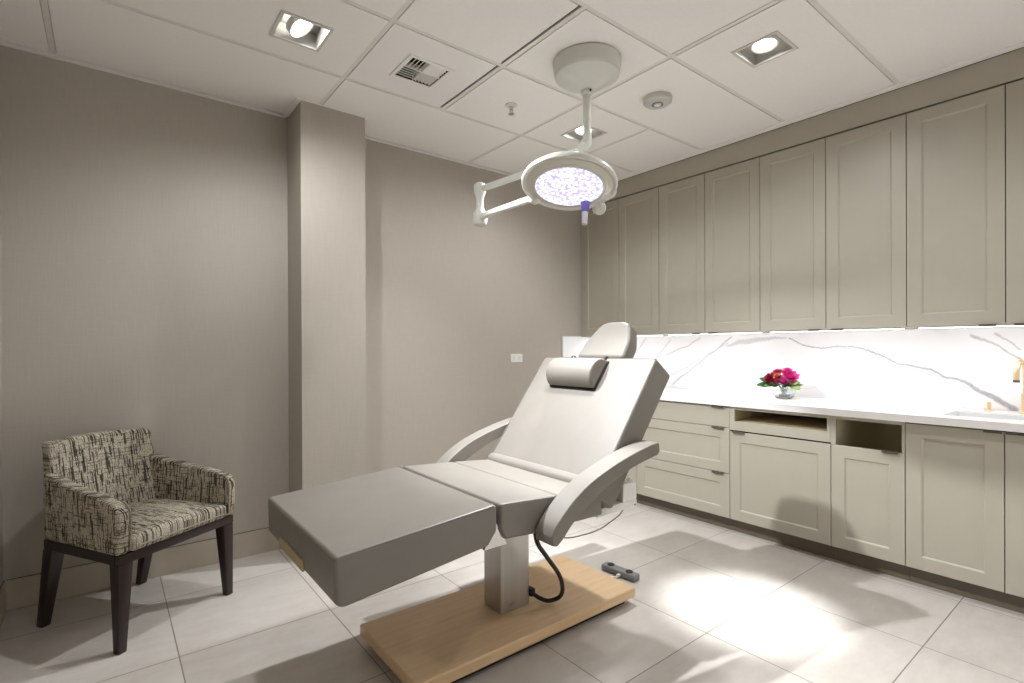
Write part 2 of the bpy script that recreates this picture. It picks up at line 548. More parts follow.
DL = {}
WARM = (.93, .965, 1)
for key, x, y, lab, aim in (
        ('a', .71, 2.465, 'square recessed downlight above the armchair side, left of the air vent', (2.05, 1.80, .6)),
        ('b', 2.545, 1.23, 'square recessed downlight near the wall cabinets, right of the smoke detector', (2.42, 1.2, 0)),
        ('c', 2.56, 2.465, 'square recessed downlight behind the surgical lamp stem, farthest of the three', (2.0, 2.4, 0)),
        ('d', .71, .63, 'added unseen fill downlight in the near ceiling above the camera', (.9, .9, 0)),  # out of view, added as fill light
        ('e', 2.545, .02, 'added unseen fill downlight in the near ceiling above the sink end', (2.5, .3, 0))):  # out of view, added to lift the ambient light
    DL[key] = downlight(x, y, lab, aim)

# air vent: four-way louvre grille
t = thing('air_vent', 'square four-way ceiling air vent with black and white louvres in a grey panel', 'vent', (1.315, 2.44, 2.70))
bm = NB()
for (a, b, c, d) in ((-.125, .125, -.125, -.105), (-.125, .125, .105, .125), (-.125, -.105, -.105, .105), (.105, .125, -.105, .105)):
    box(bm, 1.315 + a, 1.315 + b, 2.44 + c, 2.44 + d, 2.6945, 2.6995)
obj('frame', bm, M['ceil_metal'], t, 0)
bm = NB(); box(bm, 1.315 - .108, 1.315 + .108, 2.44 - .108, 2.44 + .108, 2.765, 2.77)
for s in (-1, 1):
    box(bm, 1.315 + s * .108 - .002, 1.315 + s * .108 + .002, 2.332, 2.548, 2.700, 2.765)
    box(bm, 1.207, 1.423, 2.44 + s * .108 - .002, 2.44 + s * .108 + .002, 2.700, 2.765)
obj('duct_box', bm, M['gap'], t, 0)
for qi, (sx, sy, along, tilt) in enumerate(((-1, -1, 'y', -.75), (1, -1, 'x', -.75), (-1, 1, 'x', .75), (1, 1, 'y', .75))):
    for k in range(5):
        off = -.042 + .021 * k
        cx, cy = 1.315 + sx * .0535, 2.44 + sy * .0535
        if along == 'y':
            mx = Matrix.Translation((cx + off, cy, 2.708)) @ Matrix.Rotation(tilt, 4, 'Y')
            bm = NB(); box(bm, -.009, .009, -.05, .05, -.0012, .0012, mx)
        else:
            mx = Matrix.Translation((cx, cy + off, 2.708)) @ Matrix.Rotation(tilt, 4, 'X')
            bm = NB(); box(bm, -.05, .05, -.009, .009, -.0012, .0012, mx)
        obj('louvre', bm, M['ceil_metal'], t, 0)
bm = NB(); box(bm, 1.3135, 1.3165, 2.335, 2.545, 2.698, 2.73); box(bm, 1.21, 1.42, 2.4385, 2.4415, 2.698, 2.73)
obj('divider', bm, M['ceil_metal'], t, 0)

# sprinkler
t = thing('fire_sprinkler', 'small pendent fire sprinkler head in the ceiling beside the air vent', 'sprinkler', (1.915, 2.44, 2.70))
T0 = Matrix.Translation((1.915, 2.44, 0))
bm = NB(); lathe(bm, [(0, 2.6995), (.036, 2.6995), (.034, 2.694), (.016, 2.690), (0, 2.690)], 28, T0); obj('escutcheon', bm, M['whitepaint'], t)
bm = NB(); lathe(bm, [(0, 2.691), (.011, 2.691), (.011, 2.672), (.005, 2.668), (.005, 2.652), (0, 2.652)], 16, T0)
for s in (-1, 1): tube(bm, [(1.915 + s * .009, 2.44, 2.674), (1.915 + s * .013, 2.44, 2.66), (1.915 + s * .003, 2.44, 2.648)], .0025, 8)
obj('sprinkler_body', bm, M['chrome'], t)
bm = NB(); lathe(bm, [(0, 2.648), (.017, 2.648), (.018, 2.645), (0, 2.645)], 20, T0); obj('deflector', bm, M['chrome'], t)

# smoke detector
t = thing('smoke_detector', 'round white smoke detector on the ceiling right of the lamp canopy', 'smoke detector', (2.538, 1.850, 2.70))
T0 = Matrix.Translation((2.538, 1.850, 0))
bm = NB(); lathe(bm, [(0, 2.6995), (.082, 2.6995), (.084, 2.69), (.080, 2.672), (.07, 2.664), (.032, 2.662), (.030, 2.666), (0, 2.666)], 40, T0); obj('base', bm, mat('aged_white_plastic', rgb(196, 194, 188), .5), t)
bm = NB(); lathe(bm, [(.030, 2.661), (.033, 2.659), (.030, 2.657), (.026, 2.659), (.026, 2.664), (.030, 2.664)], 28, T0, close=True); obj('sensor_ring', bm, M['greyplastic'], t)
bm = NB(); lathe(bm, [(0, 2.6655), (.022, 2.6655), (.02, 2.656), (0, 2.654)], 24, T0); obj('sensor_cap', bm, M['whiteplastic'], t)

# ------------------------------------------------------------------ surgical lamp
t = thing('surgical_lamp', 'white ceiling-mounted surgical lamp with lit round LED head on jointed arms', 'surgical lamp', (1.931, 1.835, 2.70))
RX, RY = 1.931, 1.835
T0 = Matrix.Translation((RX, RY, 0))
bm = NB()
lathe(bm, [(0, 2.6995), (.165, 2.6995), (.172, 2.693), (.165, 2.628), (.160, 2.618), (.152, 2.611), (.05, 2.556), (.036, 2.552), (0, 2.552)], 56, T0)
obj('ceiling_canopy', bm, M['whitepaint'], t, 14)
bm = NB(); lathe(bm, [(0, 2.553), (.030, 2.553), (.031, 2.545), (.030, 2.532), (.024, 2.528), (0, 2.528)], 28, T0)
c = obj('collar', bm, M['whitepaint'], t)
bm = NB(); lathe(bm, [(0, .0), (.006, 0), (.006, .003), (0, .003)], 12, frame_to((-.3, -1, 0), (RX - .008, RY - .0305, 2.541))); obj('set_screw', bm, M['black'], c)
bm = NB(); lathe(bm, [(0, 2.535), (.0205, 2.535), (.0205, 2.385), (.018, 2.378), (.018, 2.355), (0, 2.355)], 24, T0); obj('stem', bm, M['whitepaint'], t)
bm = NB()
tube(bm, spline([(RX, RY, 2.372), (RX, RY, 2.33), (RX + .002, RY + .006, 2.295), (RX + .004, RY + .05, 2.268), (RX + .004, RY + .13, 2.258), (RX, RY + .3, 2.255), (1.871, 2.67, 2.25)], 6),
     [.019] * 6 + [.023] * 6 + [.029] * 6 + [.030] * 6 + [.025] * 6 + [.020] * 7, 18)
obj('upper_arm', bm, M['whitepaint'], t)
JX, JY = 1.868, 2.705
TJ = Matrix.Translation((JX, JY, 0))
bm = NB(); lathe(bm, [(0, 2.292), (.022, 2.290), (.034, 2.282), (.038, 2.268), (.038, 2.232), (.03, 2.212), (.024, 2.19), (.024, 2.135), (.032, 2.115), (.044, 2.10), (.046, 2.085), (.046, 2.045), (.04, 2.028), (.025, 2.02), (0, 2.019)], 28, TJ)
obj('elbow_joint', bm, M['whitepaint'], t)
HC = Vector((1.728, 1.760, 2.019)); HN = Vector((-.225, -.145, -.960)).normalized()
# a little roll so that the right-hand side hangs lower
mxH = frame_to(HN, HC, (R.x, R.y, -.10))
pE = mxH @ Vector((-.06, .0, -.05))
# lower arm reaches the far rim of the head
rim = HC + (Vector((JX, JY, 2.07)) - HC - HN * HN.dot(Vector((JX, JY, 2.07)) - HC)).normalized() * .215 - HN * .035
rimL = Vector((1.700, 1.985, 2.000))
bm = NB(); tube(bm, spline([(JX - .006, JY - .03, 2.066), (JX - .05, JY - .2, 2.056), tuple(rimL)], 5), [.020] * 5 + [.018] * 6, 16)
la = obj('lower_arm', bm, M['whitepaint'], t)
bm = NB(); d = (Vector((JX - .05, JY - .2, 2.056)) - rimL).normalized()
tube(bm, [rimL + d * .13, rimL + d * .145], .0205, 16); obj('clamp_ring', bm, M['trimgrey'], la)
bm = NB(); ball(bm, rimL - d * .01, .034); tube(bm, [rimL, HC - HN * .05], .022, 14); obj('head_yoke', bm, M['whitepaint'], t)
bm = NB()
# local z = facing direction (down); dome lies at negative z
prof = [(0, -.085), (.07, -.083), (.14, -.070), (.20, -.045), (.232, -.016), (.238, 0), (.237, .009), (.230, .014), (.221, .012), (.213, .006), (.200, .004), (.176, .020), (.168, .022), (.166, .012), (0, .012)]
prof = [(r * .955, z * .955) for r, z in prof]
lathe(bm, prof, 72, mxH)
hd = obj('lamp_head', bm, M['whitepaint'], t, 40)
bm = NB(); lathe(bm, [(.170, .0196), (.191, .0057), (.2035, .0076), (.1985, .0105), (.187, .0115), (.174, .020)], 72, mxH, close=True)
obj('cover_ring', bm, mat('glossy_cover_ring', rgb(205, 203, 190), .08), hd)
bm = NB(); lathe(bm, [(0, .0255), (.10, .025), (.158, .0216), (.158, .0134), (0, .0134)], 64, mxH)
obj('led_lens', bm, M['led'], hd)
# hinge bulge on the right of the rim
bm = NB(); ball(bm, mxH @ Vector((.198, -.065, -.018)), .042, 1, 1, .8); obj('hinge_housing', bm, M['whitepaint'], hd)
hb = HC + Vector((.143, .030, -.050)); hb = hb - HN * (HN.dot(hb - HC) - .014)
bm = NB(); mxg = frame_to(HN, hb)
lathe(bm, [(0, -.004), (.027, -.004), (.028, .006), (.021, .012), (.019, .05), (.016, .06), (0, .06)], 24, mxg)
hg = obj('handle', bm, M['violet'], hd)
bm = NB(); lathe(bm, [(0, .058), (.0155, .058), (.0135, .122), (.010, .126), (.009, .118), (0, .118)], 20, mxg); obj('handle_tip', bm, M['whiteplastic'], hg)
kp = Vector((1.972, 1.792, 1.952))
kn = Vector((-.45, -.75, -.35))
bm = NB(); mk = frame_to(kn, kp)
lathe(bm, [(0, -.018), (.03, -.018), (.034, -.010), (.034, .008), (.028, .016), (.012, .018), (0, .014)], 24, mk); tube(bm, [kp, mxH @ Vector((.175, -.11, -.025))], .014, 12)
obj('focus_knob', bm, M['whitepaint'], hd)

# ------------------------------------------------------------------ cabinet builders (fronts face -X)
def shaker(bm, xf, y0, y1, z0, z1, fr=.066, dep=.008, sl=.008, th=.020):
    """one shaker door or drawer front: frame with a sunk panel"""
    def ring(x, a): return [bm.verts.new((x, y0 + a, z0 + a)), bm.verts.new((x, y1 - a, z0 + a)), bm.verts.new((x, y1 - a, z1 - a)), bm.verts.new((x, y0 + a, z1 - a))]
    e = .0015
    R_ = [ring(xf + th, 0), ring(xf + e, 0), ring(xf, e), ring(xf, fr), ring(xf + dep, fr + sl)]
    if fr <= 0: R_ = R_[:3]
    for a, b in zip(R_, R_[1:]):
        for k in range(4): bm.faces.new((a[k], a[(k + 1) % 4], b[(k + 1) % 4], b[k]))
    bm.faces.new(R_[0]); bm.faces.new(R_[-1])

def pull(parent, xf, yc, z, up=True, w=.066):
    """finger pull: thin angle with a knurled lip"""
    bm = NB()
    s = 1 if up else -1
    box(bm, xf - .014, xf + .012, yc - w / 2, yc + w / 2, z - .0015, z + .0015)
    for k in range(7):
        y = yc - w / 2 + w * (k + .5) / 7
        rbox(bm, xf - .016, xf - .011, y - w / 15, y + w / 15, z - s * .010 - .004 * (s < 0), z + .002, .001, 1)
    return obj('handle', bm, M['bronze'], parent, 0)

def front(parent, name, xf, y0, y1, z0, z1, fr=.066, **k):
    bm = NB(); shaker(bm, xf, y0 + .0018, y1 - .0018, z0 + .0018, z1 - .0018, fr, **k)
    return obj(name, bm, M['cab'], parent, 0)

GW = 'greige wall cabinets above the marble backsplash'
XU, ZU0, ZU1 = 3.512, 1.352, 2.542
UY = [(.095, .507, .911), (.911, 1.322, 1.733), (1.733, 2.146, 2.554), (2.554, 2.968, 3.405)]
UL = ['greige two-door wall cabinet over the sink and gold faucet', 'greige two-door wall cabinet right above the flower bowl, second from the right',
      'greige two-door wall cabinet between the flower bowl and the headrest, second from the far wall', 'greige two-door wall cabinet in the corner behind the surgical lamp, farthest one']
for (a, b, c), lab in zip(UY, UL):
    t = thing('wall_cabinet', lab, 'cabinet', (XU + .02, (a + c) / 2, ZU0), 0, GW)
    bm = NB(); box(bm, XU + .0215, XR - .002, a + .0005, c - .0005, ZU0 + .001, ZU1 + .001)
    obj('body', bm, M['cab'], t, 0)
    bm = NB(); box(bm, XU + .0205, XU + .0214, a + .004, c - .004, ZU0 + .004, ZU1 - .003); obj('reveal', bm, M['gap'], t, 0)
    for (p, q, hy) in ((a, b, b - .065), (b, c, b + .065)):
        d = front(t, 'door', XU, p, q, ZU0, ZU1)
        pull(d, XU, hy, ZU0 - .0005, True)
# fascia between cabinets and ceiling, and end filler
bm = NB(); box(bm, XU + .002, XR - .002, -.6, 3.4285, ZU1 + .008, 2.6935); struct('trim_3', bm, M['cab'])
bm = NB(); box(bm, XU + .004, XU + .06, 3.4065, 3.4285, ZU0, ZU1 + .0075); struct('trim_4', bm, M['cab'])
# next wall cabinet toward the camera (mostly outside the frame)
t = thing('wall_cabinet', 'greige two-door wall cabinet nearest the camera, cut by the right edge of the photo', 'cabinet', (XU + .02, -.3, ZU0), 0, GW)
bm = NB(); box(bm, XU + .0215, XR - .002, -.598, .0945, ZU0 + .001, ZU1 + .001); obj('body', bm, M['cab'], t, 0)
for (p, q) in ((-.598, -.25), (-.25, .0945)):
    d = front(t, 'door', XU, p, q, ZU0, ZU1)

# under-cabinet LED strips
LG = 'led strips under the wall cabinets'
for (a, b, c), lab in zip(UY, ('lit led strip under the wall cabinet over the sink', 'lit led strip under the wall cabinet above the flower bowl',
                               'lit led strip under the wall cabinet right of the headrest', 'lit led strip under the corner wall cabinet behind the headrest')):
    t = thing('led_strip_light', lab, 'strip light', (3.60, (a + c) / 2, ZU0), 0, LG)
    bm = NB(); box(bm, 3.585, 3.615, a + .03, c - .03, ZU0 - .006, ZU0 + .0005); obj('channel', bm, M['trimgrey'], t, 0)
    bm = NB(); box(bm, 3.588, 3.612, a + .035, c - .035, ZU0 - .0085, ZU0 - .0062); obj('diffuser', bm, M['ledstrip'], t, 0)
    l = bpy.data.lights.new('strip_glow', 'AREA'); l.shape = 'RECTANGLE'; l.size = .02; l.size_y = c - a - .08; l.energy = 1.0; l.color = (.97, .965, 1)
    o = bpy.data.objects.new('strip_glow', l); COL.objects.link(o); o.parent = t; o.location = (0, 0, -.012)
    o.rotation_euler = (0, math.radians(-12), 0)

GB = 'greige base cabinets under the white counter'
XB, ZB0, ZB1, ZCT, ZCB = 3.268, .098, .845, .890, .852
def base(label, y0, y1, solid=True):
    t = thing('base_cabinet', label, 'cabinet', (XB + .02, (y0 + y1) / 2, 0), 0, GB)
    if solid:
        bm = NB(); box(bm, XB + .0215, XR - .012, y0 + .0005, y1 - .0005, .096, .851)
        obj('body', bm, M['cab'], t, 0)
        bm = NB(); box(bm, XB + .0205, XB + .0214, y0 + .003, y1 - .003, .10, .851); obj('reveal', bm, M['gap'], t, 0)
    bm = NB(); box(bm, 3.342, 3.356, y0 + .0008, y1 - .0008, .001, .0955); obj('toe_kick', bm, M['kick'], t, 0)
    return t
# sink cabinet
t = base('greige two-door sink base cabinet below the gold faucet', .10, .855)
for (p, q, hy) in ((.10, .476, .437), (.476, .855, .515)):
    d = front(t, 'door', XB, p, q, ZB0, ZB1); pull(d, XB, hy, ZB1 + .001, True)
# near continuation (outside the frame mostly)
t = base('greige base cabinet nearest the camera, right of the sink base', -.60, .0995)
front(t, 'door', XB, -.60, .0995, ZB0, ZB1)
# pull-out with open bay above the door
t = base('narrow greige base cabinet with an open steel-lined bay above its door', .855, 1.206, False)
bm = NB()
y0, y1 = .8555, 1.2055
box(bm, XB + .0215, XR - .012, y0, y0 + .016, .096, .851); box(bm, XB + .0215, XR - .012, y1 - .016, y1, .096, .851)
box(bm, XR - .03, XR - .012, y0 + .016, y1 - .016, .096, .851); box(bm, XB + .0215, XR - .03, y0 + .016, y1 - .016, .096, .112)
obj('body', bm, M['cabin'], t, 0)
bm = NB()
box(bm, XB, XB + .0213, 1.181, y1, .686, .851); box(bm, XB, XB + .0213, y0, .869, .686, .851); box(bm, XB, XB + .0213, .869, 1.181, .832, .851)
obj('face_frame', bm, M['cab'], t, 0)
bm = NB()      # steel liner with a rounded left corner
pts = [(3.30, 1.186)] + [(3.62 + .14 * math.sin(k * PI / 16), 1.186 - .14 + .14 * math.cos(k * PI / 16)) for k in range(9)] + [(3.76, .872), (3.77, .872), (3.77, 1.188), (3.30, 1.188)]
prism(bm, pts, lambda u, v, w: Vector((u, v, w)), .30, .845)
obj('bin_liner', bm, mat('olive_metal_liner', rgb(226, 216, 180), .4, .1), t, 30)
d = front(t, 'door', XB, .855, 1.206, ZB0, .6855); pull(d, XB, .92, .687, True, .075)
# cabinet with a shallow open slot
t = base('wide greige base cabinet with a shallow open slot below the flower bowl', 1.206, 1.818, False)
y0, y1 = 1.2065, 1.8175
bm = NB()
box(bm, XB + .0215, XR - .012, y0, y0 + .016, .096, .851); box(bm, XB + .0215, XR - .012, y1 - .016, y1, .096, .851)
box(bm, XR - .03, XR - .012, y0 + .016, y1 - .016, .096, .851); box(bm, XB + .0215, XR - .03, y0 + .016, y1 - .016, .096, .112)
obj('body', bm, M['cabin'], t, 0)
bm = NB(); box(bm, XB + .022, XR - .031, y0 + .017, y1 - .017, .735, .752); obj('shelf', bm, M['cabin'], t, 0)
bm = NB(); box(bm, XB + .022, XR - .031, y0 + .017, y1 - .017, .700, .7345); obj('drawer_box', bm, M['cabin'], t, 0)
bm = NB()
box(bm, XB, XB + .0213, 1.784, y1, .755, .851); box(bm, XB, XB + .0213, y0, 1.226, .755, .851); box(bm, XB, XB + .0213, 1.226, 1.784, .832, .851)
box(bm, XB, XB + .0213, y0, y1, .694, .755)
obj('face_frame', bm, M['cab'], t, 0)
bm = NB(); box(bm, XB + .012, XB + .0213, y0, y1, .684, .694); obj('reveal', bm, M['gap'], t, 0)
d = front(t, 'door', XB, 1.206, 1.818, ZB0, .686); pull(d, XB, 1.755, .6875, True, .08)
# drawer stack
t = base('greige three-drawer base cabinet right of the reclining chair back', 1.818, 2.588)
for i, (z0, z1, fr) in enumerate(((.704, ZB1, 0), (.398, .704, .066), (ZB0, .398, .066))):
    d = front(t, 'drawer', XB, 1.818, 2.588, z0, z1, fr); pull(d, XB, 1.90, z1 - .001, True, .085)
# corner cabinet
t = base('greige corner base cabinet behind the reclining chair, by the far wall', 2.588, 3.405)
for (p, q) in ((2.588, 2.996), (2.996, 3.405)):
    front(t, 'door', XB, p, q, ZB0, ZB1)
bm = NB(); box(bm, XB + .004, XB + .06, 3.4065, 3.4175, .1, .851); struct('trim_5', bm, M['cab'])

# countertop with sink cut-out
bm = NB()
xa, xb, ya, yb = 3.246, XR - .0005, -.60, 3.4292
sx0, sx1, sy0, sy1 = 3.385, 3.70, .13, .73
for (a, b, c, d) in ((xa, sx0, ya, yb), (sx1, xb, ya, yb), (sx0, sx1, ya, sy0), (sx0, sx1, sy1, yb)):
    box(bm, a, b, c, d, ZCB, ZCT)
bmesh.ops.remove_doubles(bm, verts=bm.verts, dist=1e-5)
o = obj('countertop', bm, M['quartz'], None, 0); tag(o, 'long white quartz countertop along the cabinet wall', 'countertop')
t = thing('undermount_sink', 'white undermount sink basin sunk in the counter by the gold faucet', 'sink', (3.54, .43, .85))
bm = NB()
e = .012
box(bm, sx0 - e, sx0, sy0 - e, sy1 + e, .853, .853 + .0)if False else None
def basin(bm, z0, z1, th):
    box(bm, sx0 + .001, sx0 + th, sy0 + .001, sy1 - .001, z0, z1); box(bm, sx1 - th, sx1 - .001, sy0 + .001, sy1 - .001, z0, z1)
    box(bm, sx0 + th, sx1 - th, sy0 + .001, sy0 + th, z0, z1); box(bm, sx0 + th, sx1 - th, sy1 - th, sy1 - .001, z0, z1)
    box(bm, sx0 + th, sx1 - th, sy0 + th, sy1 - th, z0, z0 + th)
basin(bm, .853, .8805, .008)
obj('basin', bm, M['ceramic'], t, 0)
bm = NB(); lathe(bm, [(0, .8612), (.03, .8612), (.032, .863), (.02, .8635), (0, .862)], 24, Matrix.Translation((3.54, .43, 0))); obj('drain', bm, M['gold'], t)

# faucet
FX, FY = 3.775, .468
t = thing('faucet', 'brushed gold gooseneck faucet behind the sink at the right edge', 'faucet', (FX, FY, ZCT))
bm = NB(); T0 = Matrix.Translation((FX, FY, 0))
lathe(bm, [(0, ZCT + .0003), (.03, ZCT + .0003), (.03, ZCT + .006), (.022, ZCT + .010), (.018, ZCT + .012), (.018, ZCT + .10), (.014, ZCT + .104), (0, ZCT + .104)], 28, T0); obj('base', bm, M['gold'], t)
bm = NB()
gp = [(FX, FY, ZCT + .10), (FX, FY, ZCT + .21)]
for k in range(1, 13):
    a = PI * k / 12
    gp.append((FX - .06 + .06 * math.cos(a), FY + .02 * (1 - math.cos(a)) / 2, ZCT + .21 + .062 * math.sin(a)))
gp.append((FX - .12, FY + .02, ZCT + .175))
tube(bm, gp, .0125, 16); obj('spout', bm, M['gold'], t)
bm = NB(); lathe(bm, [(0, 0), (.0132, 0), (.0132, .012), (0, .012)], 18, Matrix.Translation((FX - .12, FY + .02, ZCT + .167))); obj('aerator', bm, M['bronze'], t)
bm = NB(); tube(bm, [(FX, FY - .02, ZCT + .06), (FX, FY - .05, ZCT + .062)], .012, 14); tube(bm, [(FX, FY - .045, ZCT + .062), (FX - .005, FY - .052, ZCT + .13)], .006, 10); obj('lever', bm, M['gold'], t)
t = thing('soap_button', 'small brushed gold push button on the counter left of the faucet', 'sink button', (3.775, .612, ZCT))
T0 = Matrix.Translation((3.775, .612, 0))
bm = NB(); lathe(bm, [(0, ZCT + .0003), (.022, ZCT + .0003), (.022, ZCT + .004), (.018, ZCT + .008), (0, ZCT + .008)], 24, T0); obj('flange', bm, M['gold'], t)
bm = NB(); lathe(bm, [(0, ZCT + .007), (.009, ZCT + .007), (.009, ZCT + .046), (.0075, ZCT + .05), (0, ZCT + .05)], 20, T0); obj('button', bm, M['gold'], t)

# marble backsplash: dense grid carrying a vein attribute
VE = [  # polylines in (y, z, half-width) on the slab
    ([(1.708, 1.309, 0.005), (1.633, 1.266, 0.005), (1.553, 1.241, 0.005), (1.501, 1.236, 0.005), (1.383, 1.245, 0.004), (1.318, 1.246, 0.004), (1.216, 1.222, 0.005), (1.128, 1.178, 0.006), (1.044, 1.133, 0.008), (0.944, 1.117, 0.010), (0.886, 1.103, 0.010), (0.830, 1.063, 0.011), (0.775, 1.056, 0.010), (0.722, 1.028, 0.014), (0.654, 0.981, 0.017), (0.588, 0.941, 0.020), (0.525, 0.897, 0.020)], 0.85),
    ([(0.705, 1.302, 0.012), (0.645, 1.278, 0.007), (0.571, 1.227, 0.006), (0.501, 1.168, 0.007), (0.429, 1.115, 0.008)], 0.6),
    ([(0.604, 1.311, 0.009), (0.548, 1.271, 0.006), (0.501, 1.222, 0.005)], 0.5),
    ([(2.192, 1.250, 0.008), (2.092, 1.281, 0.026), (1.997, 1.291, 0.028), (1.867, 1.308, 0.018), (1.729, 1.313, 0.006)], 0.45),
    ([(2.143, 1.328, 0.008), (2.261, 1.236, 0.009), (2.364, 1.164, 0.008), (2.528, 1.042, 0.010), (2.684, 0.930, 0.009)], 0.55),
    ([(2.175, 1.278, 0.006), (2.349, 1.189, 0.006), (2.545, 1.077, 0.006), (2.704, 1.006, 0.006)], 0.45),
    ([(2.417, 1.325, 0.008), (2.527, 1.261, 0.006), (2.681, 1.211, 0.008), (2.761, 1.169, 0.006)], 0.5),
    ([(2.703, 1.314, 0.007), (2.843, 1.169, 0.006), (2.982, 1.020, 0.006)], 0.45),
    ([(2.969, 1.327, 0.009), (3.037, 1.250, 0.007), (3.154, 1.128, 0.006)], 0.45),
]
def vein_at(y, z, j):
    best = 0
    y2 = y + .003 * math.sin(z * 71 + y * 23); z2 = z + .0025 * math.sin(y * 47 + 1.3) + .0015 * math.sin(y * 211)
    for pl, amt in VE:
        for (a, b, w0), (c, d, w1) in zip(pl, pl[1:]):
            dy, dz = c - a, d - b
            tt = max(0, min(1, ((y2 - a) * dy + (z2 - b) * dz) / (dy * dy + dz * dz)))
            dist = math.hypot(y2 - a - tt * dy, z2 - b - tt * dz)
            w = (w0 + (w1 - w0) * tt) * .62
            if dist < w * 1.6:
                best = max(best, amt * min(1, max(0, (w * 1.6 - dist) / (w * .9))))
    return best
ny_, nz_ = 660, 92
Y0, Y1, Z0_, Z1_ = -.60, 3.4165, ZCT + .0005, 1.3495
bm = NB(); lay = bm.verts.layers.float.new('vein')
rows = []
for i in range(ny_ + 1):
    y = Y0 + (Y1 - Y0) * i / ny_; cl = []
    for j in range(nz_ + 1):
        z = Z0_ + (Z1_ - Z0_) * j / nz_
        v = bm.verts.new((XR - .0105, y, z)); v[lay] = vein_at(y, z, 0) if y > .25 else 0; cl.append(v)
    rows.append(cl)
for i in range(ny_):
    for j in range(nz_): bm.faces.new((rows[i][j], rows[i + 1][j], rows[i + 1][j + 1], rows[i][j + 1]))
box(bm, XR - .0104, XR - .0005, Y0, Y1, Z0_, Z1_)
o = obj('marble_backsplash', bm, M['marble'], None, 0); tag(o, 'white marble backsplash slab with grey veins above the counter', 'backsplash')
t = thing('side_splash', 'white marble side splash panel on the far wall behind the headrest', 'backsplash', (3.58, 3.42, ZCT))
bm = NB(); lay = bm.verts.layers.float.new('vein'); box(bm, 3.272, XR - .0115, 3.4185, 3.4295, ZCT + .0005, 1.349); obj('slab', bm, M['marble'], t, 0)
bm = NB(); box(bm, 3.262, 3.2715, 3.4165, 3.4295, ZCT + .0005, 1.356); box(bm, 3.2715, 3.505, 3.4165, 3.4295, 1.3495, 1.356); obj('edge_trim', bm, M['trimgrey'], t, 0)

# wall outlet
t = thing('wall_outlet', 'white double socket plate on the far wall left of the headrest', 'outlet', (2.735, YF, 1.16))
bm = NB(); rbox(bm, 2.672, 2.80, YF - .007, YF - .0003, 1.124, 1.196, .003, 2); obj('plate', bm, M['whiteplastic'], t)
for cx in (2.705, 2.767):
    bm = NB(); rbox(bm, cx - .017, cx + .017, YF - .009, YF - .0065, 1.142, 1.178, .002, 1); s = obj('socket', bm, M['whiteplastic'], t)
    bm = NB()
    for dz in (-.007, .007): box(bm, cx - .006, cx + .006, YF - .0096, YF - .0088, 1.16 + dz - .0015, 1.16 + dz + .0015)
    obj('slot', bm, M['gap'], s, 0)

# ------------------------------------------------------------------ reclining treatment chair (axis along X, centred on Y = 1.8475)
YA, YB = 1.46, 2.235
t = thing('treatment_chair', 'reclined taupe vinyl treatment chair on a steel column and maple base', 'treatment chair', (1.42, 1.86, 0))
XZ = lambda u, v, w: Vector((u, w, v))
bm = NB(); rbox(bm, .833, 2.013, 1.602, 2.112, .034, .082, .007, 3); soft(obj('base_board', bm, M['maple'], t))
bm = NB(); box(bm, .87, 1.975, 1.64, 2.075, .001, .0335); obj('plinth', bm, M['black'], t, 0)
# column: outer sleeve + inner mast
bm = NB(); rbox(bm, 1.342, 1.475, 1.797, 1.923, .0825, .50, .003, 2); cl = soft(obj('column_sleeve', bm, M['steel'], t))
bm = NB(); rbox(bm, 1.4755, 1.505, 1.800, 1.920, .0825, .53, .003, 2); soft(obj('column_mast', bm, M['steel'], t))
for cx in (1.392, 1.408):
    bm = NB(); lathe(bm, [(.005, 0), (.0075, 0), (.0075, .002), (.005, .002)], 18, frame_to((0, -1, 0), (cx, 1.7968, .112)), close=True); obj('badge_ring', bm, M['chrome'], cl)
# under frame
bm = NB()
rbox(bm, 1.12, 1.60, 1.60, 1.64, .52, .555, .004, 2); rbox(bm, 1.12, 1.60, 2.06, 2.10, .52, .555, .004, 2)
rbox(bm, 1.30, 1.56, 1.6405, 2.0595, .50, .54, .004, 2)
prism(bm, [(1.03, .538), (1.13, .538), (1.088, .62), (1.080, .62)], XZ, 1.475, 1.485); prism(bm, [(1.03, .538), (1.13, .538), (1.088, .62), (1.080, .62)], XZ, 2.195, 2.205)
rbox(bm, 1.04, 1.13, 1.50, 2.195, .53, .552, .004, 2)
obj('under_frame', bm, M['chrome'], t, 30)
# cushions
def cushion(name, pts, r=.018, ya=YA, yb=YB, seam=True):
    bm = NB(); rprism(bm, pts, XZ, ya, yb, r, 4, 25)
    return soft(obj(name, bm, M['leather'], t, 40))
def welt(parent, path, name='piping', rad=.0019):
    bm = NB(); tube(bm, path, rad, 8); obj(name, bm, M['piping'], parent)
leg = cushion('leg_cushion', [(.503, .650), (1.078, .693), (1.078, .60), (1.042, .552), (.528, .497), (.506, .513)], .016)
k = .0035
welt(leg, [(.514, YA + k, .6455), (1.066, YA + k, .6895), (1.069, YA + .02, .692), (1.069, YB - .02, .692), (1.066, YB - k, .6895), (.514, YB - k, .6455)])
welt(leg, [(.511, YA + .012, .643), (.511, YB - .012, .643)])
seat = cushion('seat_cushion', [(1.090, .691), (1.368, .674), (1.368, .552), (1.255, .549), (1.112, .560), (1.092, .60)], .012)
cushion('seat_rear_pad', [(1.3745, .673), (1.615, .653), (1.622, .545), (1.3745, .551)], .010)
welt(seat, [(1.10, YA + k, .687), (1.36, YA + k, .669)])
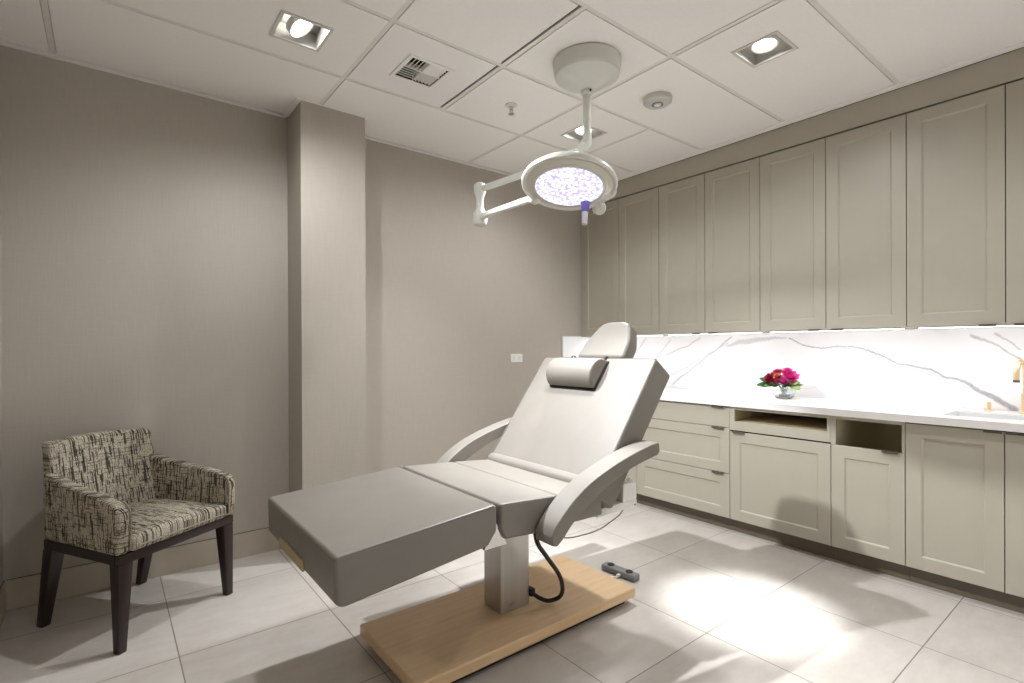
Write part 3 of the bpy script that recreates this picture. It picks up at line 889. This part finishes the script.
# backrest in its own frame: s along, n out of the front
B0 = Vector((1.575, 0, .640)); BS = Vector((.602, 0, .798)); BN = Vector((-.798, 0, .602))
BP = lambda s, n, y: B0 + BS * s + BN * n + Vector((0, y, 0))
back = None
bm = NB(); rprism(bm, [(.0, -.004), (.695, 0), (.695, -.142), (.02, -.142), (-.005, -.138)], lambda u, v, w: BP(u, v, w), YA, YB, .016, 4, 25)
back = soft(obj('back_cushion', bm, M['leather'], t, 40))
welt(back, [BP(.05, -.003, YA + k), BP(.69, -.003, YA + k), BP(.692, -.003, YB - k), BP(.05, -.003, YB - k)])
# soft roll of vinyl at the foot of the backrest
bm = NB(); tube(bm, spline([BP(.034, -.030, YA + .004), BP(.034, -.024, YA + .06), BP(.034, -.022, 1.85), BP(.034, -.024, YB - .06), BP(.034, -.030, YB - .004)], 6), [.026] + [.036] * 23 + [.026], 20)
obj('lumbar_roll', bm, M['leather'], back)
# headrest
bm = NB()
hp = [(-.158, .692), (.158, .692), (.150, .80), (.095, .915), (.055, .932), (-.055, .932), (-.10, .915), (-.152, .80)]
rprism(bm, hp, lambda u, v, w: BP(v, w, 1.822 + u), -.085, .004, .022, 5, 12)
hr = soft(obj('headrest', bm, M['leather'], t, 40))
for dy in (-.07, .07):
    bm = NB(); tube(bm, [BP(.68, -.05, 1.822 + dy), BP(.74, -.05, 1.822 + dy)], .008, 10); obj('headrest_post', bm, M['chrome'], hr)
# neck pillow: D-shaped roll with black base edge and two straps
NY0, NY1 = 1.735, 2.055
bm = NB()
dp = [(.500, .006), (.497, .02)] + [(.580 - .083 * math.cos(a), .014 + .074 * math.sin(a)) for a in [PI * q / 12 for q in range(1, 12)]] + [(.663, .02), (.660, .006)]
rprism(bm, dp, lambda u, v, w: BP(u, v, w), NY0, NY1, .010, 3, 40)
pil = soft(obj('neck_pillow', bm, M['leather'], t, 50))
bm = NB(); rprism(bm, [(.494, .001), (.494, .008), (.668, .008), (.668, .001)], lambda u, v, w: BP(u, v, w), NY0 - .004, NY1 + .004, .002, 1); obj('pillow_base', bm, M['black'], pil)
for y in (1.765, 2.005):
    bm = NB(); pp = spline([BP(.655, .010, y), BP(.68, .006, y), BP(.697, .004, y), BP(.704, -.006, y), BP(.704, -.04, y)], 4)
    vs = []
    for p in pp: vs.append((bm.verts.new(p + Vector((0, -.006, 0))), bm.verts.new(p + Vector((0, .006, 0)))))
    for a, b in zip(vs, vs[1:]): bm.faces.new((a[0], a[1], b[1], b[0]))
    bmesh.ops.solidify(bm, geom=bm.faces[:], thickness=.002); obj('strap', bm, M['black'], pil)
# armrests: curved padded bars
def armrest(y0, y1, dz=0, dx=0):
    top = spline([(1.243, 0, .565), (1.262, 0, .600), (1.304, 0, .640), (1.358, 0, .682), (1.444, 0, .730), (1.552, 0, .769), (1.68, 0, .804), (1.80, 0, .828), (1.862, 0, .835)], 5)
    bot = spline([(1.858, 0, .782), (1.72, 0, .757), (1.612, 0, .727), (1.518, 0, .690), (1.434, 0, .647), (1.352, 0, .597), (1.302, 0, .552), (1.268, 0, .528)], 5)
    for p in top + bot: p.x += dx
    pts = [(p.x, p.z + dz) for p in top] + [(1.870 + dx, .826 + dz), (1.872 + dx, .796 + dz)] + [(p.x, p.z + dz) for p in bot] + [(1.246 + dx, .535 + dz)]
    bm = NB(); rprism(bm, pts, XZ, y0, y1, .012, 4, 45)
    a = soft(obj('armrest', bm, M['leather'], t, 40))
    yy = y0 + .004 if y0 < 1.6 else y1 - .004
    welt(a, [Vector((p.x, yy, p.z + dz + .006)) for p in bot], 'piping', .0025)
    # bracket to the seat frame
    yc = (y0 + y1) / 2
    bm = NB()
    i0, i1 = (y1 + .0005, YA - .0005) if y0 < 1.6 else (YB + .0005, y0 - .0005)
    lathe(bm, [(0, 0), (.022, 0), (.022, max(.001, i1 - i0)), (0, max(.001, i1 - i0))], 18, frame_to((0, 1, 0), (1.30, i0, .585 + dz)))
    obj('pivot', bm, M['black'], a)
    bm = NB(); rbox(bm, 1.77, 1.80, yc - .012, yc + .012, .752 + dz, .764 + dz, .003, 1); obj('end_bracket', bm, M['trimgrey'], a)
armrest(1.357, 1.452)
armrest(2.248, 2.335, .022, .035)
# actuator housing behind the seat, brass foot plate, cables
bm = NB(); rbox(bm, 1.632, 1.897, 1.50, 2.19, .520, .556, .006, 2); rbox(bm, 1.80, 1.897, 1.50, 2.19, .553, .636, .008, 2)
for q in range(5): ball(bm, (1.825 + .013 * q, 1.53 + .02 * (q % 2), .636), .010)
ah = soft(obj('actuator_housing', bm, M['whiteplastic'], t))
bm = NB(); lathe(bm, [(0, 0), (.004, 0), (.004, .002), (0, .002)], 12, frame_to((0, -1, 0), (1.88, 1.4998, .532))); obj('screw', bm, M['black'], ah)
bm = NB(); rbox(bm, .4985, .5075, 1.752, 2.036, .512, .548, .002, 1); fp = obj('foot_plate', bm, mat('brass_plate', rgb(196, 176, 134), .4, .5), t)
for y in (1.80, 1.87, 1.93, 1.99):
    bm = NB(); lathe(bm, [(0, 0), (.007, 0), (.006, .003), (0, .003)], 12, frame_to((-1, 0, 0), (.4985, y, .530))); obj('screw', bm, M['bronze'], fp)
bm = NB()
tube(bm, spline([(1.31, 1.53, .55), (1.34, 1.55, .47), (1.425, 1.59, .38), (1.522, 1.62, .27), (1.58, 1.66, .18), (1.598, 1.70, .122), (1.57, 1.74, .098), (1.545, 1.775, .105), (1.52, 1.80, .128)], 6), .0095, 12)
bc = obj('lift_cable', bm, M['black'], t)
bm = NB(); rbox(bm, 1.5055, 1.53, 1.785, 1.825, .115, .15, .004, 2); obj('plug', bm, M['black'], bc)
bm = NB(); tube(bm, spline([(1.87, 1.55, .521), (1.84, 1.55, .485), (1.77, 1.55, .462), (1.703, 1.55, .446), (1.609, 1.55, .443), (1.485, 1.55, .458), (1.44, 1.57, .515)], 6), .0028, 8)
obj('motor_cord', bm, M['greyplastic'], t)

# foot pedal
t = thing('foot_pedal', 'grey two-button foot pedal on the floor behind the maple base', 'foot pedal', (2.205, 1.862, 0), math.radians(3))
bm = NB(); rbox(bm, -.030, .030, -.112, .112, .0005, .036, .012, 3); soft(obj('body', bm, M['greyplastic'], t, 40, True))
for y in (-.062, .062):
    bm = NB(); lathe(bm, [(0, .034), (.020, .034), (.019, .041), (.013, .044), (0, .045)], 24, Matrix.Translation((0, y, 0))); obj('button', bm, M['black'], t, 35, True)
bm = NB(); tube(bm, spline([(-.028, -.02, .014), (-.05, -.02, .012), (-.10, .03, .005), (-.17, .05, .005)], 5), .004, 8); rbox(bm, -.052, -.029, -.027, -.013, .008, .022, .002, 1); obj('cord', bm, M['whiteplastic'], t, 35, True)

# ------------------------------------------------------------------ tweed armchair (local: x right, y to the back, z up)
ang = math.atan2(.558, .83)
t = thing('armchair', 'small tweed upholstered armchair with dark wood legs in the left corner', 'armchair', (.26, 2.804, 0), ang)
def lob(name, bm, mt, parent, sm=35): return obj(name, bm, mt, parent, sm, True)
# apron: front rail, side rails, back rail as one frame
bm = NB()
rbox(bm, -.282, .282, -.018, .010, .362, .402, .004, 2)
prism(bm, [(-.282, .010), (-.258, .010), (-.222, .50), (-.246, .50)], lambda u, v, w: Vector((u, v, w)), .362, .402)
prism(bm, [(.282, .010), (.258, .010), (.222, .50), (.246, .50)], lambda u, v, w: Vector((u, v, w)), .362, .402)
rbox(bm, -.246, .246, .476, .502, .362, .402, .004, 2)
lob('apron', bm, M['darkwood'], t, 30)
def leg_(x, y, tx, ty, a, b):
    """square tapered leg from (x, y) at the rail to (tx, ty) on the floor"""
    bm = NB()
    for i in range(1): pass
    tp = [(x - a, y - a), (x + a, y - a), (x + a, y + a), (x - a, y + a)]
    bt_ = [(tx - b, ty - b), (tx + b, ty - b), (tx + b, ty + b), (tx - b, ty + b)]
    vt = [bm.verts.new((p, q, .3615)) for p, q in tp]; vb = [bm.verts.new((p, q, .0008)) for p, q in bt_]
    bm.faces.new(vt); bm.faces.new(vb[::-1])
    for k in range(4): bm.faces.new((vt[k], vt[(k + 1) % 4], vb[(k + 1) % 4], vb[k]))
    bmesh.ops.bevel(bm, geom=bm.edges[:], offset=.003, segments=2, affect='EDGES', profile=.5)
    lob('leg', bm, M['darkwood'], t, 30)
leg_(-.252, .012, -.266, .004, .029, .0165)
leg_(.252, .012, .266, .004, .029, .0165)
leg_(-.222, .470, -.222, .548, .029, .018)
leg_(.222, .470, .222, .548, .029, .018)
# seat cushion: box seat with domed top and front border piping
bm = NB(); tt = bmesh.new(); box(tt, -.236, .236, -.030, .44, .4025, .468)
bmesh.ops.bevel(tt, geom=tt.edges[:], offset=.018, segments=3, affect='EDGES', profile=.5)
bmesh.ops.subdivide_edges(tt, edges=[e for e in tt.edges if e.calc_length() > .1], cuts=5, use_grid_fill=True)
for v in tt.verts:
    if v.co.z > .462: v.co.z += .020 * max(0, 1 - (v.co.x / .22) ** 2) * max(0, 1 - ((v.co.y - .2) / .25) ** 4)
merge(bm, tt)
sc = lob('seat_cushion', bm, M['tweed_seat'], t, 50)
bm = NB(); tube(bm, [(-.212, -.031, .425), (.212, -.031, .425)], .004, 8); lob('piping', bm, M['tweed_plain'], sc)
# back: gently curved, raked panel
def arc_panel(y_at, th, x0, x1, z0, z1, rake, n=14, nz=6, r=.02, topfn=None):
    tb = bmesh.new(); g = []
    for side in (0, 1):
        gr = []
        for i in range(n + 1):
            x = x0 + (x1 - x0) * i / n; rw = []
            for j in range(nz + 1):
                zt = z1 if topfn is None else topfn(x)
                z = z0 + (zt - z0) * j / nz
                y = y_at(x) + rake * (z - z0) + (th if side else 0)
                xx = x * (1.02 - .09 * (z - z0) / (z1 - z0))
                rw.append(tb.verts.new((xx, y, z)))
            gr.append(rw)
        g.append(gr)
    for i in range(n):
        for j in range(nz):
            tb.faces.new((g[0][i][j], g[0][i + 1][j], g[0][i + 1][j + 1], g[0][i][j + 1]))
            tb.faces.new((g[1][i][j], g[1][i][j + 1], g[1][i + 1][j + 1], g[1][i + 1][j]))
        for j in (0, nz): tb.faces.new((g[0][i][j], g[1][i][j], g[1][i + 1][j], g[0][i + 1][j]))
    for j in range(nz):
        for i in (0, n): tb.faces.new((g[0][i][j], g[0][i][j + 1], g[1][i][j + 1], g[1][i][j]))
    bmesh.ops.recalc_face_normals(tb, faces=tb.faces)
    es = [e for e in tb.edges if len(e.link_faces) == 2 and e.calc_face_angle(0) > math.radians(50)]
    bmesh.ops.bevel(tb, geom=es, offset=r, segments=4, affect='EDGES', profile=.5, clamp_overlap=True)
    return tb
bm = NB(); merge(bm, arc_panel(lambda x: .430 - .9 * max(0, abs(x) - .05) ** 2, .070, -.25, .25, .4025, .828, .20, topfn=lambda x: .828 + .008 * math.cos(x * 6)))
lob('backrest', bm, M['tweed_back'], t, 50)
# arms: upholstered panels from the back forward, top sloping down then rounding over the front
for s in (-1, 1):
    prof = [(.50, .4025), (-.010, .4025), (-.026, .418), (-.030, .555)]
    prof += [(-.030 + .055 * (1 - math.cos(a)), .555 + .06 * math.sin(a)) for a in (.35, .7, 1.05, 1.4)]
    prof += [(.10, .632), (.22, .650), (.34, .668), (.44, .690), (.50, .71)]
    tb = bmesh.new(); n = len(prof)
    xo = lambda y: s * (.292 - .085 * max(0, y) ** 1.3 + (-.03 * max(0, y - .3)))
    xi = lambda y: xo(y) - s * .052
    # outline subdivided into strips so that the panel can bend in plan
    from_pts = spline([(p[0], 0, p[1]) for p in prof], 1)
    va = [tb.verts.new((xo(p[0]), p[0], p[1])) for p in prof]; vb = [tb.verts.new((xi(p[0]), p[0], p[1])) for p in prof]
    fa = tb.faces.new(va); fb = tb.faces.new(vb[::-1])
    for i in range(n): tb.faces.new((va[i], vb[i], vb[(i + 1) % n], va[(i + 1) % n]))
    bmesh.ops.recalc_face_normals(tb, faces=tb.faces)
    es = [e for e in tb.edges if len(e.link_faces) == 2 and (fa in e.link_faces or fb in e.link_faces)]
    bmesh.ops.bevel(tb, geom=es, offset=.016, segments=4, affect='EDGES', profile=.5, clamp_overlap=True)
    bmesh.ops.triangulate(tb, faces=[f for f in tb.faces if len(f.verts) > 4])
    bm = NB(); merge(bm, tb)
    a = lob('arm', bm, M['tweed_arm'], t, 50)
    bm = NB(); pts = [Vector((xi(p[0]) + s * .004, p[0] - .002, p[1])) for p in prof[2:8]]
    tube(bm, spline(pts, 3), .0035, 8); lob('piping', bm, M['tweed_plain'], a)

# ------------------------------------------------------------------ flowers in a glass bowl
VX, VY, VZ = 3.665, 1.645, ZCT
t = thing('glass_bowl', 'small clear glass bowl with dark stones on the white counter', 'bowl', (VX, VY, VZ))
T0 = Matrix.Translation((VX, VY, VZ))
bm = NB(); lathe(bm, [(0, .0004), (.042, .0004), (.060, .014), (.073, .036), (.076, .056), (.072, .072), (.069, .072), (.073, .056), (.070, .037), (.057, .017), (.040, .006), (0, .006)], 40, T0); obj('bowl', bm, M['glass'], t)
bm = NB()
for k in range(26):
    a = random.random() * 2 * PI; rr = .034 * math.sqrt(random.random()); ball(bm, (VX + rr * math.cos(a), VY + rr * math.sin(a), VZ + .015 + .008 * random.random()), .009, 1, 1, .7, 8)
o = obj('stones', bm, mat('dark_river_stones', rgb(60, 55, 58), .4), t)
t = thing('flower_bouquet', 'small bouquet of magenta, red and orange flowers with green leaves in a glass bowl', 'flowers', (VX, VY, VZ + .06))
MAG = [mat('magenta_petal', rgb(240, 88, 180), .5), mat('crimson_petal', rgb(176, 32, 78), .5), mat('pink_petal', rgb(232, 110, 170), .5),
       mat('orange_petal', rgb(240, 150, 80), .5), mat('yellow_petal', rgb(225, 200, 70), .5), mat('rose_petal', rgb(218, 66, 110), .5)]
LEAF = [noisy('deep_green_leaf', rgb(40, 104, 44), rgb(78, 140, 60), 30, .45), noisy('pale_green_leaf', rgb(150, 190, 120), rgb(190, 215, 150), 30, .5)]
def petal(bm, c, d, n, l, w, cup):
    """one cupped petal from c along d, width w"""
    d = d.normalized(); n = (n - d * n.dot(d)).normalized(); b = d.cross(n)
    rows_ = []
    for i in range(6):
        u = i / 5; hw = w * math.sin(PI * (.12 + .80 * u)) * .5
        ce = c + d * l * u + n * cup * l * u * u
        rows_.append([bm.verts.new(ce - b * hw + n * cup * hw * .6), bm.verts.new(ce), bm.verts.new(ce + b * hw + n * cup * hw * .6)])
    for p, q in zip(rows_, rows_[1:]):
        for k in range(2): bm.faces.new((p[k], p[k + 1], q[k + 1], q[k]))
def bloom(c, axis, r, mt):
    bm = NB(); ax = Vector(axis).normalized(); c = Vector(c)
    mm = frame_to(ax, c)
    for layer, (np_, l, el) in enumerate(((9, 1.0, .25), (8, .85, .65), (6, .65, 1.0), (4, .45, 1.35))):
        for k in range(np_):
            a = 2 * PI * (k + layer * .5) / np_ + random.uniform(-.1, .1)
            d = mm.to_3x3() @ Vector((math.cos(a) * math.cos(el), math.sin(a) * math.cos(el), math.sin(el)))
            petal(bm, c, d, ax, r * l, r * .75, .35)
    ball(bm, c + ax * r * .2, r * .3, seg=10)
    bmesh.ops.solidify(bm, geom=bm.faces[:], thickness=.0008)
    obj('bloom', bm, mt, t, 60)
# image right is -Y here, toward the viewer is -X
F = [((-.045, .005, .108), (-.9, 0, .5), .034, 2), ((-.05, .02, .128), (-.7, .1, .7), .026, 3), ((-.02, .035, .155), (-.4, .2, 1), .030, 2), ((-.02, -.035, .160), (-.3, -.2, 1), .034, 0), ((-.03, -.055, .115), (-.5, -.4, .8), .058, 0), ((-.05, .062, .105), (-.6, .35, .6), .048, 1), ((-.06, .03, .085), (-.9, .2, .4), .034, 5), ((0, .03, .145), (-.2, .1, 1), .040, 2),
     ((-.01, -.008, .150), (-.3, 0, 1), .030, 3), ((-.045, -.085, .085), (-.8, -.5, .4), .026, 2), ((-.035, -.02, .118), (-.6, 0, .8), .026, 4), ((.02, .07, .125), (.1, .5, 1), .036, 2), ((.035, -.03, .13), (.4, -.3, 1), .038, 0), ((-.065, -.035, .092), (-.9, -.1, .5), .03, 0)]
for p, ax, r, ci in F: bloom((VX + p[0], VY + p[1], VZ + p[2] + .022), ax, r * 1.08, MAG[ci])
def leaf(c, d, n, l, w, li):
    bm = NB(); petal(bm, Vector(c), Vector(d), Vector(n), l, w, -.22)
    bmesh.ops.solidify(bm, geom=bm.faces[:], thickness=.0008); obj('leaf', bm, LEAF[li], t, 60)
for k in range(34):
    a = 2 * PI * k / 34 + random.uniform(-.1, .1); el = random.uniform(.12, .6)
    ca, sa = math.cos(a), math.sin(a)
    leaf((VX + .032 * ca, VY + .04 * sa, VZ + .090 + random.uniform(0, .02)), (ca * math.cos(el), sa * math.cos(el), math.sin(el)),
         (ca * .8 + random.uniform(-.4, .1), sa * .5 + random.uniform(-.3, .3), .75), random.uniform(.06, .085), random.uniform(.036, .052), 0 if k % 6 else 1)
for (y, z, dy, dz, ln, wd, li) in ((.06, .095, .9, .10, .095, .05, 0), (.05, .11, .9, .45, .09, .045, 0), (-.06, .10, -.8, -.15, .085, .05, 1), (-.06, .11, -.9, .25, .065, .04, 1), (.045, .098, .7, .0, .06, .04, 1), (-.02, .100, -.45, .05, .06, .05, 0), (.015, .100, .3, .02, .06, .05, 0)):
    leaf((VX - .045, VY + y, VZ + z), (-.45, dy, dz), (-.75, 0, .66), ln, wd, li)
bm = NB()
for k in range(9):
    a = 2 * PI * k / 9; tube(bm, [(VX + .012 * math.cos(a * 2), VY + .012 * math.sin(a * 2), VZ + .03), (VX + .03 * math.cos(a), VY + .03 * math.sin(a), VZ + .085)], .0022, 6)
obj('stems', bm, LEAF[0], t)
for q in ((-.02, -.10, .10), (-.02, -.115, .075)):
    bm = NB(); tube(bm, spline([(VX, VY - .03, VZ + .09), (VX + q[0], VY + q[1], VZ + q[2]), (VX + q[0], VY + q[1] * 1.7, VZ + q[2] + .01)], 5), .0012, 6); obj('twig', bm, LEAF[1], t)

# ------------------------------------------------------------------ lighting: the room's own lamps, plus unseen downlights added for fill
def beam(key, energy, size, blend, aim, rad=.03):
    tt, p = DL[key]
    spot('downlight_beam', p, aim, energy, size, blend, rad, WARM, tt)
beam('a', 30, 168, .7, (.9, 2.3, 0))
beam('a', 11, 110, .9, (.2, 3.2, .6))
beam('a', 240, 64, .75, (2.60, 1.60, .30))
beam('a', 62, 34, .9, (1.66, 1.84, .70))
beam('b', 22, 168, .7, (2.42, 1.2, 0))
beam('b', 480, 21, 1, (2.40, 1.25, 0))
beam('c', 26, 168, .7, (1.9, 2.4, 0))
beam('c', 105, 84, 1, (1.0, 2.4, 0))
beam('d', 5, 160, .7, (.9, .9, 0))
beam('d', 80, 80, .8, (.75, -1.2, .6))  # added fill, thrown at the unseen front wall to bounce back
beam('e', 26, 130, .9, (2.6, .5, 0))
beam('e', 260, 70, .8, (2.45, -1.1, .4))  # added fill, thrown behind the camera for indirect light
lt = bpy.data.objects['surgical_lamp']
l = bpy.data.lights.new('led_beam', 'SPOT'); l.energy = 104; l.spot_size = math.radians(100); l.spot_blend = .7; l.shadow_soft_size = .10; l.color = (.95, .965, 1)
o = bpy.data.objects.new('led_beam', l); COL.objects.link(o); o.parent = lt
o.location = HC + HN * .03 - Vector(ROOTLOC['surgical_lamp']); o.rotation_euler = HN.to_track_quat('-Z', 'Y').to_euler()
w = bpy.data.worlds.new('world'); S.world = w; w.use_nodes = True
w.node_tree.nodes['Background'].inputs[0].default_value = (1, .98, .95, 1)
w.node_tree.nodes['Background'].inputs[1].default_value = .03
